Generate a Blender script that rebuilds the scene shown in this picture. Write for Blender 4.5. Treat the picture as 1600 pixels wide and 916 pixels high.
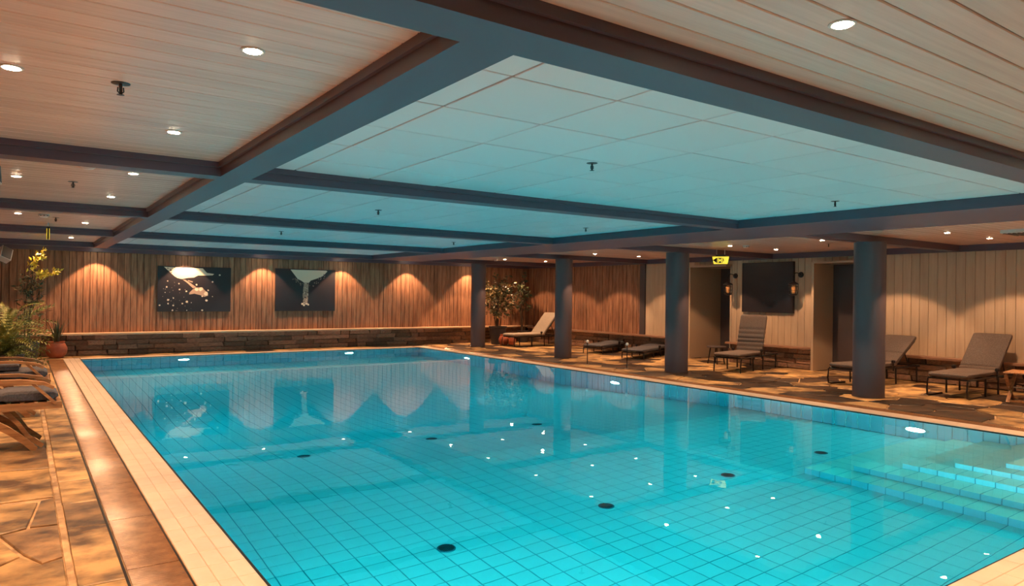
import bpy, math, random
from mathutils import Vector, Matrix, Euler

for o in list(bpy.data.objects):
    bpy.data.objects.remove(o)
scene = bpy.context.scene
col = scene.collection
PI = math.pi
R = math.radians

# ------------------------------------------------------------------ camera
F_PX, YAW, PITCH, ROLL, CAM_H = 1098.7, R(34.904), R(0.155), R(0.746), 1.55
cy_, sy_ = math.cos(YAW), math.sin(YAW)
fwd = Vector((sy_ * math.cos(PITCH), cy_ * math.cos(PITCH), math.sin(PITCH)))
rgt = Vector((cy_, -sy_, 0.0))
upv = rgt.cross(fwd)
r2 = rgt * math.cos(ROLL) + upv * math.sin(ROLL)
u2 = -rgt * math.sin(ROLL) + upv * math.cos(ROLL)
cd = bpy.data.cameras.new('camera')
cd.sensor_fit = 'HORIZONTAL'
cd.sensor_width = 36.0
cd.lens = F_PX * 36.0 / 1600.0
cd.clip_start = 0.05
cam = bpy.data.objects.new('camera', cd)
M = Matrix((r2, u2, -fwd)).transposed().to_4x4()
M.translation = Vector((0, 0, CAM_H))
cam.matrix_world = M
col.objects.link(cam)
scene.camera = cam

# ------------------------------------------------------------------ world, exposure, lamp strengths
w = bpy.data.worlds.new('world')
scene.world = w
w.use_nodes = True
w.node_tree.nodes['Background'].inputs[0].default_value = (0.02, 0.018, 0.022, 1)
w.node_tree.nodes['Background'].inputs[1].default_value = 1.0
vs = scene.view_settings
vs.view_transform = 'Standard'
vs.look = 'None'
vs.exposure = 0.0
vs.gamma = 1.0
vs.use_curve_mapping = False
cyc = scene.cycles
cyc.caustics_refractive = True
cyc.caustics_reflective = True
cyc.max_bounces = 14
cyc.transmission_bounces = 12
cyc.diffuse_bounces = 5
cyc.glossy_bounces = 5
cyc.sample_clamp_indirect = 3.0
cyc.blur_glossy = 0.6
cyc.use_denoising = True
try:
    cyc.denoiser = 'OPENIMAGEDENOISE'
except Exception:
    pass

WARM = (1.0, 0.54, 0.27)
SPOT_W = 182.0          # one recessed downlight
DISC_EM = 150.0          # its visible lamp face
POOL_EM = 800.0         # lens of one underwater lamp
POOL_COL = (0.70, 0.98, 0.97)

# ------------------------------------------------------------------ room dimensions (m)
PX0, PX1, PY0, PY1 = 1.10, 9.45, 1.78, 18.20    # pool
ZW = -0.008                                     # water level
ZB, ZC = 2.46, 2.57                             # beam underside, ceiling
XL, XR, YN, YF = -1.50, 14.20, -2.60, 19.35     # walls
ROWY = [6.0, 9.92, 13.87, 17.75]                # cross beams
COLY = [5.95, 9.97, 13.68, 17.68]               # columns
COLX = 11.12

# ------------------------------------------------------------------ helpers
class MB:
    def __init__(s):
        s.v = []; s.f = []; s.m = []
    def add(s, vs_, fs, mi=0):
        n = len(s.v)
        s.v += [tuple(p) for p in vs_]
        for q in fs:
            s.f.append(tuple(i + n for i in q)); s.m.append(mi)
    def box(s, x0, x1, y0, y1, z0, z1, mi=0):
        s.add([(x0,y0,z0),(x1,y0,z0),(x1,y1,z0),(x0,y1,z0),(x0,y0,z1),(x1,y0,z1),(x1,y1,z1),(x0,y1,z1)],
              [(0,3,2,1),(4,5,6,7),(0,1,5,4),(1,2,6,5),(2,3,7,6),(3,0,4,7)], mi)
    def bar(s, a, b, wd, ht, up=(0,0,1), mi=0):
        a = Vector(a); b = Vector(b); d = (b - a).normalized()
        u = Vector(up); sd = d.cross(u)
        if sd.length < 1e-4:
            sd = d.cross(Vector((1,0,0)))
        sd.normalize(); u = sd.cross(d)
        vs_ = []
        for p in (a, b):
            for (i, j) in ((-1,-1),(1,-1),(1,1),(-1,1)):
                vs_.append(p + sd * (i * wd / 2) + u * (j * ht / 2))
        s.add(vs_, [(0,3,2,1),(4,5,6,7),(0,1,5,4),(1,2,6,5),(2,3,7,6),(3,0,4,7)], mi)
    def ribbon(s, pts, wd, ht, side, mi=0):          # a bar swept along a curve; side = constant width direction
        side = Vector(side).normalized(); P = [Vector(p) for p in pts]; vs_ = []; fs = []
        for i, p in enumerate(P):
            t = (P[min(i+1, len(P)-1)] - P[max(i-1, 0)]).normalized()
            n = side.cross(t).normalized()
            for (a, b) in ((-1,-1),(1,-1),(1,1),(-1,1)):
                vs_.append(p + side * (a * wd / 2) + n * (b * ht / 2))
        for i in range(len(P) - 1):
            for k in range(4):
                fs.append((4*i+k, 4*i+(k+1)%4, 4*i+4+(k+1)%4, 4*i+4+k))
        fs.append((3,2,1,0)); e = 4*(len(P)-1); fs.append((e,e+1,e+2,e+3))
        s.add(vs_, fs, mi)
    def tube(s, pts, r, n=8, mi=0, caps=True):
        P = [Vector(p) for p in pts]; vs_ = []; fs = []
        ref = Vector((0.31, 0.17, 0.93))
        for i, p in enumerate(P):
            t = (P[min(i+1, len(P)-1)] - P[max(i-1, 0)]).normalized()
            a = t.cross(ref)
            if a.length < 0.05: a = t.cross(Vector((1,0,0)))
            a.normalize(); b = t.cross(a)
            rr = r[i] if isinstance(r, (list, tuple)) else r
            for k in range(n):
                an = 2*PI*k/n
                vs_.append(p + a*(rr*math.cos(an)) + b*(rr*math.sin(an)))
        for i in range(len(P)-1):
            for k in range(n):
                fs.append((n*i+k, n*i+(k+1)%n, n*i+n+(k+1)%n, n*i+n+k))
        if caps:
            fs.append(tuple(range(n-1,-1,-1))); e = n*(len(P)-1); fs.append(tuple(range(e, e+n)))
        s.add(vs_, fs, mi)
    def lathe(s, prof, n=20, c=(0,0,0), mi=0):
        vs_ = []; fs = []
        for (r, z) in prof:
            for k in range(n):
                a = 2*PI*k/n
                vs_.append((c[0]+r*math.cos(a), c[1]+r*math.sin(a), c[2]+z))
        for i in range(len(prof)-1):
            for k in range(n):
                fs.append((n*i+k, n*i+(k+1)%n, n*i+n+(k+1)%n, n*i+n+k))
        fs.append(tuple(range(n-1,-1,-1))); e = n*(len(prof)-1); fs.append(tuple(range(e, e+n)))
        s.add(vs_, fs, mi)
    def plate(s, wd, d, h, b=0.004, o=(0,0,0), mi=0):   # slab with chamfered top, centred in x, y; z 0..h
        x, y = wd/2, d/2
        vs_ = []
        for (z, q) in ((0,0),(h-b,0),(h,b)):
            vs_ += [(o[0]-x+q,o[1]-y+q,o[2]+z),(o[0]+x-q,o[1]-y+q,o[2]+z),(o[0]+x-q,o[1]+y-q,o[2]+z),(o[0]-x+q,o[1]+y-q,o[2]+z)]
        fs = [(3,2,1,0),(8,9,10,11)]
        for l in (0,4):
            for k in range(4):
                fs.append((l+k, l+(k+1)%4, l+4+(k+1)%4, l+4+k))
        s.add(vs_, fs, mi)
    def poly(s, pts, z0, z1, b=0.006, mi=0):            # prism of a convex polygon with a chamfered top
        n = len(pts); cx = sum(p[0] for p in pts)/n; cy = sum(p[1] for p in pts)/n
        def ins(p):
            d = math.hypot(p[0]-cx, p[1]-cy) or 1
            return (cx+(p[0]-cx)*(1-b/d*1.3), cy+(p[1]-cy)*(1-b/d*1.3))
        q = [ins(p) for p in pts]
        vs_ = [(p[0],p[1],z0) for p in pts]+[(p[0],p[1],z1-b*0.7) for p in pts]+[(p[0],p[1],z1) for p in q]
        fs = [tuple(range(n-1,-1,-1)), tuple(range(2*n,3*n))]
        for l in (0,n):
            for k in range(n):
                fs.append((l+k, l+(k+1)%n, l+n+(k+1)%n, l+n+k))
        s.add(vs_, fs, mi)
    def loft(s, secs, mi=0):                            # list of equal-length rings, capped
        n = len(secs[0]); vs_ = [p for q in secs for p in q]; fs = []
        for i in range(len(secs)-1):
            for k in range(n):
                fs.append((n*i+k, n*i+(k+1)%n, n*i+n+(k+1)%n, n*i+n+k))
        fs.append(tuple(range(n-1,-1,-1))); e = n*(len(secs)-1); fs.append(tuple(range(e,e+n)))
        s.add(vs_, fs, mi)
    def mesh(s, name, mats, smooth=False):
        me = bpy.data.meshes.new(name)
        me.from_pydata(s.v, [], s.f)
        for m_ in (mats if isinstance(mats, (list, tuple)) else [mats]):
            me.materials.append(m_)
        if any(s.m): me.polygons.foreach_set('material_index', s.m)
        if smooth:
            me.polygons.foreach_set('use_smooth', [True]*len(me.polygons))
            try: me.set_sharp_from_angle(angle=R(38))
            except Exception: pass
        me.update()
        return me
    def build(s, name, mats, parent=None, loc=(0,0,0), rot=(0,0,0), smooth=False, **kw):
        return piece(name, s.mesh(name, mats, smooth), parent, loc, rot, **kw)

def piece(name, me, parent=None, loc=(0,0,0), rot=(0,0,0), scale=None, kind=None, label=None):
    o = bpy.data.objects.new(name, me)
    col.objects.link(o)
    o.parent = parent
    o.location = loc
    o.rotation_euler = rot
    if scale: o.scale = scale
    if kind: o['kind'] = kind
    if label: o['label'] = label
    return o

def tag(o, label, cat, group=None, kind=None):
    o['label'] = label; o['category'] = cat
    if group: o['group'] = group
    if kind: o['kind'] = kind
    return o

def thing(name, label, cat, loc=(0,0,0), rz=0.0, group=None):
    o = bpy.data.objects.new(name, None)
    o.empty_display_size = 0.1
    col.objects.link(o)
    o.location = loc; o.rotation_euler = (0,0,rz)
    return tag(o, label, cat, group)

def dup(root, loc, rot, label, group=None):
    r = root.copy(); col.objects.link(r); r.location = loc
    r.rotation_euler = rot if isinstance(rot, (tuple, list)) else (0,0,rot)
    r['label'] = label
    if group: r['group'] = group
    for ch in list(root.children):
        c = ch.copy(); col.objects.link(c); c.parent = r
        for g in list(ch.children):
            d = g.copy(); col.objects.link(d); d.parent = c
    return r

# ------------------------------------------------------------------ materials
def mat(name, base, rough=0.5, vary=0.0, grain=None, ramp=None, spec=0.5, metal=0.0, bump=None, coat=0.0, emit=None, objvar=0.0):
    """grain = (scale vec, detail) noise in object space, ramp = (dark, light) colours; objvar = value change per object"""
    m = bpy.data.materials.new(name); m.use_nodes = True
    nt = m.node_tree; N = nt.nodes; L = nt.links
    b = N['Principled BSDF']
    b.inputs['Base Color'].default_value = (*base, 1)
    b.inputs['Roughness'].default_value = rough
    b.inputs['Metallic'].default_value = metal
    b.inputs['Specular IOR Level'].default_value = spec
    if coat: b.inputs['Coat Weight'].default_value = coat
    if emit:
        b.inputs['Emission Color'].default_value = (*emit[0], 1)
        b.inputs['Emission Strength'].default_value = emit[1]
    out = None
    if grain or objvar or bump:
        tc = N.new('ShaderNodeTexCoord'); oi = N.new('ShaderNodeObjectInfo')
        sc = N.new('ShaderNodeVectorMath'); sc.operation = 'SCALE'; sc.inputs[0].default_value = (17.3, 31.7, 9.1)
        L.new(oi.outputs['Random'], sc.inputs['Scale'])
        ad = N.new('ShaderNodeVectorMath'); ad.operation = 'ADD'
        L.new(tc.outputs['Object'], ad.inputs[0]); L.new(sc.outputs[0], ad.inputs[1])
    if grain:
        mu = N.new('ShaderNodeVectorMath'); mu.operation = 'MULTIPLY'; mu.inputs[1].default_value = grain[0]
        L.new(ad.outputs[0], mu.inputs[0])
        no = N.new('ShaderNodeTexNoise'); no.inputs['Scale'].default_value = 1.0
        no.inputs['Detail'].default_value = grain[1]; no.inputs['Roughness'].default_value = 0.6
        L.new(mu.outputs[0], no.inputs['Vector'])
        rp = N.new('ShaderNodeValToRGB')
        lo, hi = (grain[2], grain[3]) if len(grain) > 3 else (0.35, 0.65)
        rp.color_ramp.elements[0].position = lo; rp.color_ramp.elements[1].position = hi
        rp.color_ramp.elements[0].color = (*ramp[0], 1); rp.color_ramp.elements[1].color = (*ramp[1], 1)
        L.new(no.outputs['Fac'], rp.inputs[0])
        out = rp.outputs[0]
    if objvar:
        mr = N.new('ShaderNodeMapRange'); mr.inputs['To Min'].default_value = 1-objvar; mr.inputs['To Max'].default_value = 1+objvar*0.6
        L.new(oi.outputs['Random'], mr.inputs['Value'])
        mx = N.new('ShaderNodeVectorMath'); mx.operation = 'SCALE'
        if out: L.new(out, mx.inputs[0])
        else: mx.inputs[0].default_value = base
        L.new(mr.outputs[0], mx.inputs['Scale'])
        out = mx.outputs[0]
    if out: L.new(out, b.inputs['Base Color'])
    if bump:
        nb = N.new('ShaderNodeTexNoise'); nb.inputs['Scale'].default_value = bump[0]; nb.inputs['Detail'].default_value = 3
        if grain: L.new(mu.outputs[0], nb.inputs['Vector'])
        else: L.new(ad.outputs[0], nb.inputs['Vector'])
        bp = N.new('ShaderNodeBump'); bp.inputs['Strength'].default_value = bump[1]; bp.inputs['Distance'].default_value = bump[2]
        L.new(nb.outputs['Fac'], bp.inputs['Height']); L.new(bp.outputs[0], b.inputs['Normal'])
    return m

m_board  = mat('wood_board', (.3,.18,.09), .62, grain=((22,1.6,8),5,.32,.70), ramp=((.15,.066,.040),(.42,.215,.125)), objvar=.15, spec=.25)
m_pale   = mat('pale_board', (.62,.50,.37), .5, grain=((14,1.2,6),3,.3,.7), ramp=((.44,.33,.235),(.52,.40,.29)), objvar=.06, spec=.3)
m_plank  = mat('ceiling_plank', (.72,.55,.47), .27, grain=((1.1,30,4),3,.3,.7), ramp=((.68,.47,.395),(.80,.56,.475)), objvar=.07, bump=(1.0,.25,.004))
m_gap    = mat('dark_gap', (.05,.038,.035), .8)
m_panel  = mat('ceiling_panel', (.80,.76,.78), .34, objvar=.035)
m_grid   = mat('grid_bar', (.10,.10,.12), .5)
m_beam   = mat('beam_paint', (.088,.060,.088), .40)
m_column = mat('column_paint', (.078,.060,.074), .55)
m_flag   = mat('flagstone', (.5,.3,.13), .42, grain=((2.6,3.4,2),7,.36,.60), ramp=((.09,.05,.028),(.62,.385,.165)), objvar=.30, bump=(1.6,.35,.012))
m_flagd  = mat('flagstone_dark', (.16,.1,.06), .40, grain=((3.2,3.6,2),7,.40,.66), ramp=((.012,.008,.009),(.085,.047,.024)), objvar=.45, bump=(1.6,.35,.012))
m_flagm  = mat('flagstone_brown', (.16,.1,.06), .40, grain=((3.2,3.6,2),7,.38,.62), ramp=((.05,.030,.022),(.36,.21,.095)), objvar=.25, bump=(1.6,.35,.012))
m_mortar = mat('mortar', (.42,.27,.14), .8, grain=((5,5,5),4), ramp=((.20,.12,.07),(.60,.40,.22)))
m_stone  = mat('dry_stone', (.14,.085,.055), .7, grain=((7,12,9),6,.35,.7), ramp=((.14,.080,.060),(.46,.26,.16)), objvar=.55, bump=(1.5,.5,.02))
m_cop    = mat('coping_tile', (.78,.63,.50), .33, grain=((5,5,5),4), ramp=((.72,.58,.46),(.80,.65,.53)), objvar=.05)
m_grate  = mat('grate', (.24,.12,.055), .20, grain=((9,9,9),3), ramp=((.17,.08,.035),(.27,.135,.06)), spec=.45)
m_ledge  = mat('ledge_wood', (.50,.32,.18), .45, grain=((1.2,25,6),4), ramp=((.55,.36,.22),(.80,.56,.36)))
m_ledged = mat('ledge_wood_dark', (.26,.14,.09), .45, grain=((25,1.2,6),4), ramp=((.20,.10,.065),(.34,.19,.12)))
m_rub    = mat('black_edge', (.012,.010,.012), .5)
m_grout  = mat('pool_grout', (.10,.30,.36), .7)
m_ptile  = mat('pool_tile', (.54,.80,.78), .25, objvar=.05)
m_tread_lit   = mat('pool_tread_tile_lit', (.84,.78,.67), .3, objvar=.04)  # tread tile paled in place of warm downlight through the water
m_pwall  = mat('pool_wall_tile', (.42,.66,.72), .25, objvar=.06)
m_steel  = mat('brushed_steel', (.55,.55,.55), .3, metal=1.0)
m_ball   = mat('polished_ball', (.9,.88,.85), .15, spec=.9)
m_dsteel = mat('dark_steel', (.05,.045,.05), .4, metal=.6)
m_drain  = mat('drain_plastic', (.05,.11,.14), .5)
m_white  = mat('white_plastic', (.62,.55,.52), .4)
m_lens   = mat('lamp_face', (1,1,1), .4, emit=((1.0,.80,.52), DISC_EM))
m_plens  = mat('pool_lamp_lens', (1,1,1), .4, emit=(POOL_COL, POOL_EM))
m_black  = mat('black_metal', (.018,.015,.018), .38, metal=.3)
m_cush   = mat('grey_brown_fabric', (.11,.09,.08), .85, grain=((60,60,60),2), ramp=((.095,.075,.068),(.135,.107,.098)), spec=.2)
m_cushl  = mat('pale_grey_fabric', (.42,.36,.30), .85, grain=((60,60,60),2), ramp=((.28,.235,.20),(.35,.30,.25)), spec=.2)
m_cushd  = mat('charcoal_fabric', (.085,.075,.085), .8, grain=((60,60,60),2), ramp=((.05,.050,.062),(.085,.085,.105)), spec=.3)
m_teak   = mat('teak', (.42,.20,.085), .42, grain=((3,40,40),4), ramp=((.22,.095,.04),(.42,.21,.09)))
m_terra  = mat('terracotta', (.42,.10,.045), .6, grain=((6,6,6),4), ramp=((.34,.075,.035),(.48,.13,.06)))
m_dpot   = mat('dark_pot', (.035,.03,.035), .45)
m_soil   = mat('soil', (.03,.02,.015), .95)
m_leafd  = mat('leaf_dark', (.035,.05,.03), .42, grain=((6,6,6),2), ramp=((.02,.03,.018),(.07,.085,.035)))
m_leafw  = mat('leaf_warm', (.16,.16,.06), .35, grain=((5,5,5),2), ramp=((.07,.065,.03),(.50,.36,.16)))
m_leaf_lit  = mat('leaf_painted_lit', (.42,.38,.05), .4, grain=((5,5,5),2), ramp=((.55,.46,.03),(.95,.78,.10)))  # the exit sign's yellow light is put into this leaf colour
m_fern   = mat('fern_green', (.22,.25,.06), .5, grain=((4,4,4),2), ramp=((.05,.07,.018),(.26,.27,.06)))
m_bark   = mat('bark', (.09,.06,.04), .8)
m_canvas = mat('canvas_dark', (.022,.018,.024), .45)
m_sky_   = mat('print_pale', (.80,.66,.50), .6)
m_mid    = mat('print_mid', (.42,.29,.22), .6)
m_screen = mat('screen_black', (.018,.015,.02), .3)
m_lglass = mat('lantern_amber', (.5,.25,.1), .2, emit=((1.0,.42,.12), 0.05))
m_exit   = mat('exit_face', (.9,.8,.1), .4, emit=((1.0,.74,.05), .95))
m_glyph  = mat('exit_glyph', (.02,.02,.012), .5)
m_dark   = mat('dark_paint', (.06,.045,.05), .5)
m_casing = mat('casing_paint', (.42,.32,.235), .5)
m_slab   = mat('slab', (.35,.26,.18), .8)

m_plens3 = mat('pool_lamp_lens_bright', (1,1,1), .4, emit=(POOL_COL, POOL_EM*1.7))
m_plens4 = mat('added_step_lamp_lens', (1,1,1), .4, emit=((1.0,.86,.70), POOL_EM*1.8))
m_plens2 = mat('pool_lamp_lens_dim', (1,1,1), .4, emit=(POOL_COL, POOL_EM*.5))
# pool water: a closed body with a gently uneven glossy surface that absorbs red
def water_mat():
    m = bpy.data.materials.new('pool_water'); m.use_nodes = True
    nt = m.node_tree; N = nt.nodes; L = nt.links
    N.remove(N['Principled BSDF'])
    g = N.new('ShaderNodeBsdfGlass'); g.inputs['IOR'].default_value = 1.33; g.inputs['Roughness'].default_value = 0.0
    tc = N.new('ShaderNodeTexCoord')
    n1 = N.new('ShaderNodeTexNoise'); n1.inputs['Scale'].default_value = 2.6; n1.inputs['Detail'].default_value = 2
    L.new(tc.outputs['Object'], n1.inputs['Vector'])
    bp = N.new('ShaderNodeBump'); bp.inputs['Strength'].default_value = 1.0; bp.inputs['Distance'].default_value = 0.0010
    L.new(n1.outputs['Fac'], bp.inputs['Height']); L.new(bp.outputs[0], g.inputs['Normal'])
    va = N.new('ShaderNodeVolumeAbsorption'); va.inputs['Color'].default_value = (.02,.938,.968,1); va.inputs['Density'].default_value = 0.95
    o = N['Material Output']
    L.new(g.outputs[0], o.inputs['Surface']); L.new(va.outputs[0], o.inputs['Volume'])
    return m
m_water = water_mat()

# ------------------------------------------------------------------ setting: floor, walls, ceiling
def struct(name, mb, m, **kw):
    o = mb.build(name, m, **kw); o['kind'] = 'structure'; return o
ZF = -0.014
mb = MB()
mb.box(XL, PX0-.03, YN, YF, -.3, ZF); mb.box(PX1+.03, XR+1.2, YN, YF, -.3, ZF)
mb.box(PX0-.03, PX1+.03, YN, PY0-.03, -.3, ZF); mb.box(PX0-.03, PX1+.03, PY1+.03, YF, -.3, ZF)
floor = struct('floor', mb, m_mortar)

def slope(y):
    return -1.23 if y < 6.95 else max(-1.23-(y-6.95)*.25, -2.35)

# pool shell
mb = MB()
ys = [PY0-.1, 6.95, 11.43, PY1+.1]
for a, b in zip(ys, ys[1:]):
    za, zb = slope(a)-.008, slope(b)-.008
    mb.add([(PX0-.1,a,za-.2),(PX1+.1,a,za-.2),(PX1+.1,b,zb-.2),(PX0-.1,b,zb-.2),(PX0-.1,a,za),(PX1+.1,a,za),(PX1+.1,b,zb),(PX0-.1,b,zb)],
           [(0,3,2,1),(4,5,6,7),(0,1,5,4),(1,2,6,5),(2,3,7,6),(3,0,4,7)])
pool_floor = struct('pool_floor', mb, m_grout)
mb = MB(); mb.box(PX0-.26, PX0, PY0-.25, PY1+.25, -2.6, -.012); pool_wall_left = struct('pool_wall_left', mb, m_pwall)
mb = MB(); mb.box(PX1+.006, PX1+.26, PY0-.25, PY1+.25, -2.6, -.012); pool_wall_right = struct('pool_wall_right', mb, m_grout)
mb = MB(); mb.box(PX0, PX1, PY0-.25, PY0, -2.6, -.012); struct('pool_wall_near', mb, m_pwall)
mb = MB(); mb.box(PX0, PX1, PY1+.006, PY1+.25, -2.6, -.012); pool_wall_far = struct('pool_wall_far', mb, m_grout)

# pool floor tiles: the nearest 300 one by one, the rest as one part
TX, TY = (PX1-PX0)/42, (PY1-PY0)/96
GAPT = .009
cells = []
for i in range(42):
    for j in range(96):
        x = PX0+(i+.5)*TX; y = PY0+(j+.5)*TY
        if x > 6.85 and y < 4.34: continue
        cells.append((x, y))
cells.sort(key=lambda c: (c[0]-1.2)**2*0.55+(c[1]-2.2)**2 + (0 if c[0]+0.9*c[1] > 3.9 else 60))
mb = MB(); mb.plate(TX-GAPT, TY-GAPT, .009, .002); me_tile = mb.mesh('pool_floor_tile', m_ptile)
def tile_rot(y): return math.atan2(slope(y+TY/2)-slope(y-TY/2), TY)
for (x, y) in cells[:300]:
    piece('tile', me_tile, pool_floor, (x, y, slope(y)-.008), (tile_rot(y),0,0))
mb = MB()
for (x, y) in cells[300:]:
    hx, hy = (TX-GAPT)/2, (TY-GAPT)/2
    z0, z1 = slope(y-hy), slope(y+hy)
    mb.add([(x-hx,y-hy,z0-.009),(x+hx,y-hy,z0-.009),(x+hx,y+hy,z1-.009),(x-hx,y+hy,z1-.009),(x-hx,y-hy,z0),(x+hx,y-hy,z0),(x+hx,y+hy,z1),(x-hx,y+hy,z1)],
           [(4,5,6,7),(0,1,5,4),(1,2,6,5),(2,3,7,6),(3,0,4,7)])
mb.build('far_tiles', m_ptile, pool_floor, kind='stuff')
# wall tiles
WT = (PY1-PY0)/96
mb = MB(); mb.plate(WT-.012, 1.18, .006, .002); me_wt = mb.mesh('pool_wall_tile', m_pwall)
rest = MB()
for j in range(96):
    y = PY0+(j+.5)*WT
    if y < 10.2:
        piece('tile', me_wt, pool_wall_right, (PX1+.006, y, -.03-.59), (PI/2,0,-PI/2))
        if slope(y) < -1.3:
            rest.box(PX1, PX1+.006, y-WT/2+.006, y+WT/2-.006, slope(y), -1.222)
    else:
        rest.box(PX1, PX1+.006, y-WT/2+.006, y+WT/2-.006, -1.21, -.03); rest.box(PX1, PX1+.006, y-WT/2+.006, y+WT/2-.006, -2.4, -1.222)
rest.build('far_tiles', m_pwall, pool_wall_right, kind='stuff')
fw = (PX1-PX0)/42
mb = MB(); mb.plate(fw-.012, 1.18, .006, .002); me_fw = mb.mesh('pool_far_tile', m_pwall)
rest = MB()
for i in range(42):
    x = PX0+(i+.5)*fw
    piece('tile', me_fw, pool_wall_far, (x, PY1+.006, -.62), (PI/2,0,0))
    rest.box(x-fw/2+.006, x+fw/2-.006, PY1, PY1+.006, -2.4, -1.222)
rest.build('lower_tiles', m_pwall, pool_wall_far, kind='stuff')

# water
mb = MB()
e = .003
mb.box(PX0-e, PX1+.003, PY0-e, PY1+.003, -2.5, ZW)
water = tag(mb.build('pool_water', m_water), 'clear turquoise water filling the long indoor pool, lit from below', 'water', kind='stuff')

# pool steps in the near right corner
steps = thing('pool_steps', 'five submerged tiled corner steps at the near right end of the pool', 'steps', (PX1, PY0, -1.23))
SX = [6.86, 7.18, 7.50, 7.78, 8.00]; SY = [4.35, 3.99, 3.65, 3.27, 2.90]; SZ = [-1.02, -.82, -.62, -.42, -.22]
OX, OY, OZ = PX1, PY0, -1.23
def loc_(x, y, z): return (x-OX, y-OY, z-OZ)
mb = MB(); mb.plate(1, 1, .006, .002)
for i in range(5):
    x0, y1, zt = SX[i], SY[i], SZ[i]
    zb = -1.23 if i == 0 else SZ[i-1]
    x1 = SX[i+1] if i < 4 else PX1; y0 = SY[i+1] if i < 4 else PY0
    mb = MB(); mb.box(x0+.006-OX, -.001, .001, y1-.006-OY, zb-OZ-.006, zt-.006-OZ)
    st = mb.build('step', m_grout, steps)
    dz = zt-.006
    ny = round((y1-PY0)/TY); ty = (y1-PY0)/ny
    ta = MB(); ta.plate(x1-x0-.007, ty-.007, .006, .002); ma = ta.mesh('tread_tile', m_tread_lit)
    tr = MB(); tr.plate(ty-.007, zt-zb-.004, .006, .002); mr = tr.mesh('riser_tile', m_pwall)
    for k in range(ny):
        y = PY0+(k+.5)*ty
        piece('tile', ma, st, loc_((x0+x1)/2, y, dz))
        piece('riser_tile', mr, st, loc_(x0+.006, y, (zt+zb)/2-.002), (PI/2,0,-PI/2))
    nx = round((PX1-x0)/TX); tx = (PX1-x0)/nx
    tr = MB(); tr.plate(tx-.007, zt-zb-.004, .006, .002); mr2 = tr.mesh('riser_tile', m_pwall)
    for k in range(nx):
        x = x0+(k+.5)*tx
        piece('riser_tile', mr2, st, loc_(x, y1-.006, (zt+zb)/2-.002), (-PI/2,0,0))
    if i < 4:
        nx = round((PX1-x1)/TX); tx = (PX1-x1)/nx
        tb = MB(); tb.plate(tx-.007, y1-y0-.007, .006, .002); mb2 = tb.mesh('tread_tile', m_tread_lit)
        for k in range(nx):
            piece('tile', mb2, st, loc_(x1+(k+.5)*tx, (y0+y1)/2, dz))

# coping round the pool
coping = struct('trim_1', (lambda b: (b.box(.775,PX0-.02,1.46,18.53,-.03,-.002), b.box(PX0-.02,9.78,1.46,PY0-.02,-.03,-.002),
                b.box(PX1+.02,9.78,PY0-.02,18.53,-.03,-.002), b.box(PX0-.02,PX1+.02,PY1+.02,18.53,-.03,-.002), b)[-1])(MB()), m_mortar)
mb = MB(); mb.plate(.100, .246, .012, .003); me_c1 = mb.mesh('coping_tile', m_cop)
mb = MB(); mb.plate(.246, .100, .012, .003); me_c2 = mb.mesh('coping_tile', m_cop)
y = 1.46+.125
n_ = 0
while y < 18.5:
    if y < 14 or True:
        for r_ in range(3):
            if n_ < 204: piece('tile', me_c1, coping, (.775+.052+r_*.102, y, -.006)); n_ += 1
    if n_ >= 204: break
    y += .25
ya = y+.25
mb = MB()
while ya < 18.4:
    for r_ in range(3): mb.plate(.100,.246,.012,.003, (.775+.052+r_*.102, ya, -.006))
    ya += .25
xx = 1.21
while xx < 9.7:
    if xx < 3.4:
        for r_ in range(3): mb.plate(.246,.100,.012,.003,(xx,1.46+.052+r_*.102,-.006))
    xx += .25
mb.build('distant_tiles', m_cop, coping, kind='stuff')
xx = 1.21
while xx < 9.7:
    if xx >= 3.4:
        for r_ in range(3): piece('tile', me_c2, coping, (xx, 1.46+.052+r_*.102, -.006))
    xx += .25
mb = MB(); mb.plate(.306, .246, .012, .003); me_c3 = mb.mesh('coping_tile', m_cop)
mb = MB(); mb.plate(.246, .306, .012, .003); me_c4 = mb.mesh('coping_tile', m_cop)
trim2 = struct('trim_2', (lambda b: (b.box(PX1+.02, 9.76, PY0, 18.5, -.030, -.012), b)[-1])(MB()), m_mortar)
yy = 1.92
while yy < 18.5:
    piece('tile', me_c3, trim2, (PX1+.02+.153, yy, -.006)); yy += .25
xx = 1.23
while xx < 9.4:
    piece('tile', me_c4, trim2, (xx, PY1+.02+.153, -.006)); xx += .25
# dark slot along the water's edge
mb = MB()
mb.box(PX0-.02, PX0, PY0-.02, PY1+.02, -.05, -.001); mb.box(PX1, PX1+.02, PY0-.02, PY1+.02, -.05, -.001)
mb.box(PX0, PX1, PY0-.02, PY0, -.05, -.001); mb.box(PX0, PX1, PY1, PY1+.02, -.05, -.001)
struct('trim_3', mb, m_rub)

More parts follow.
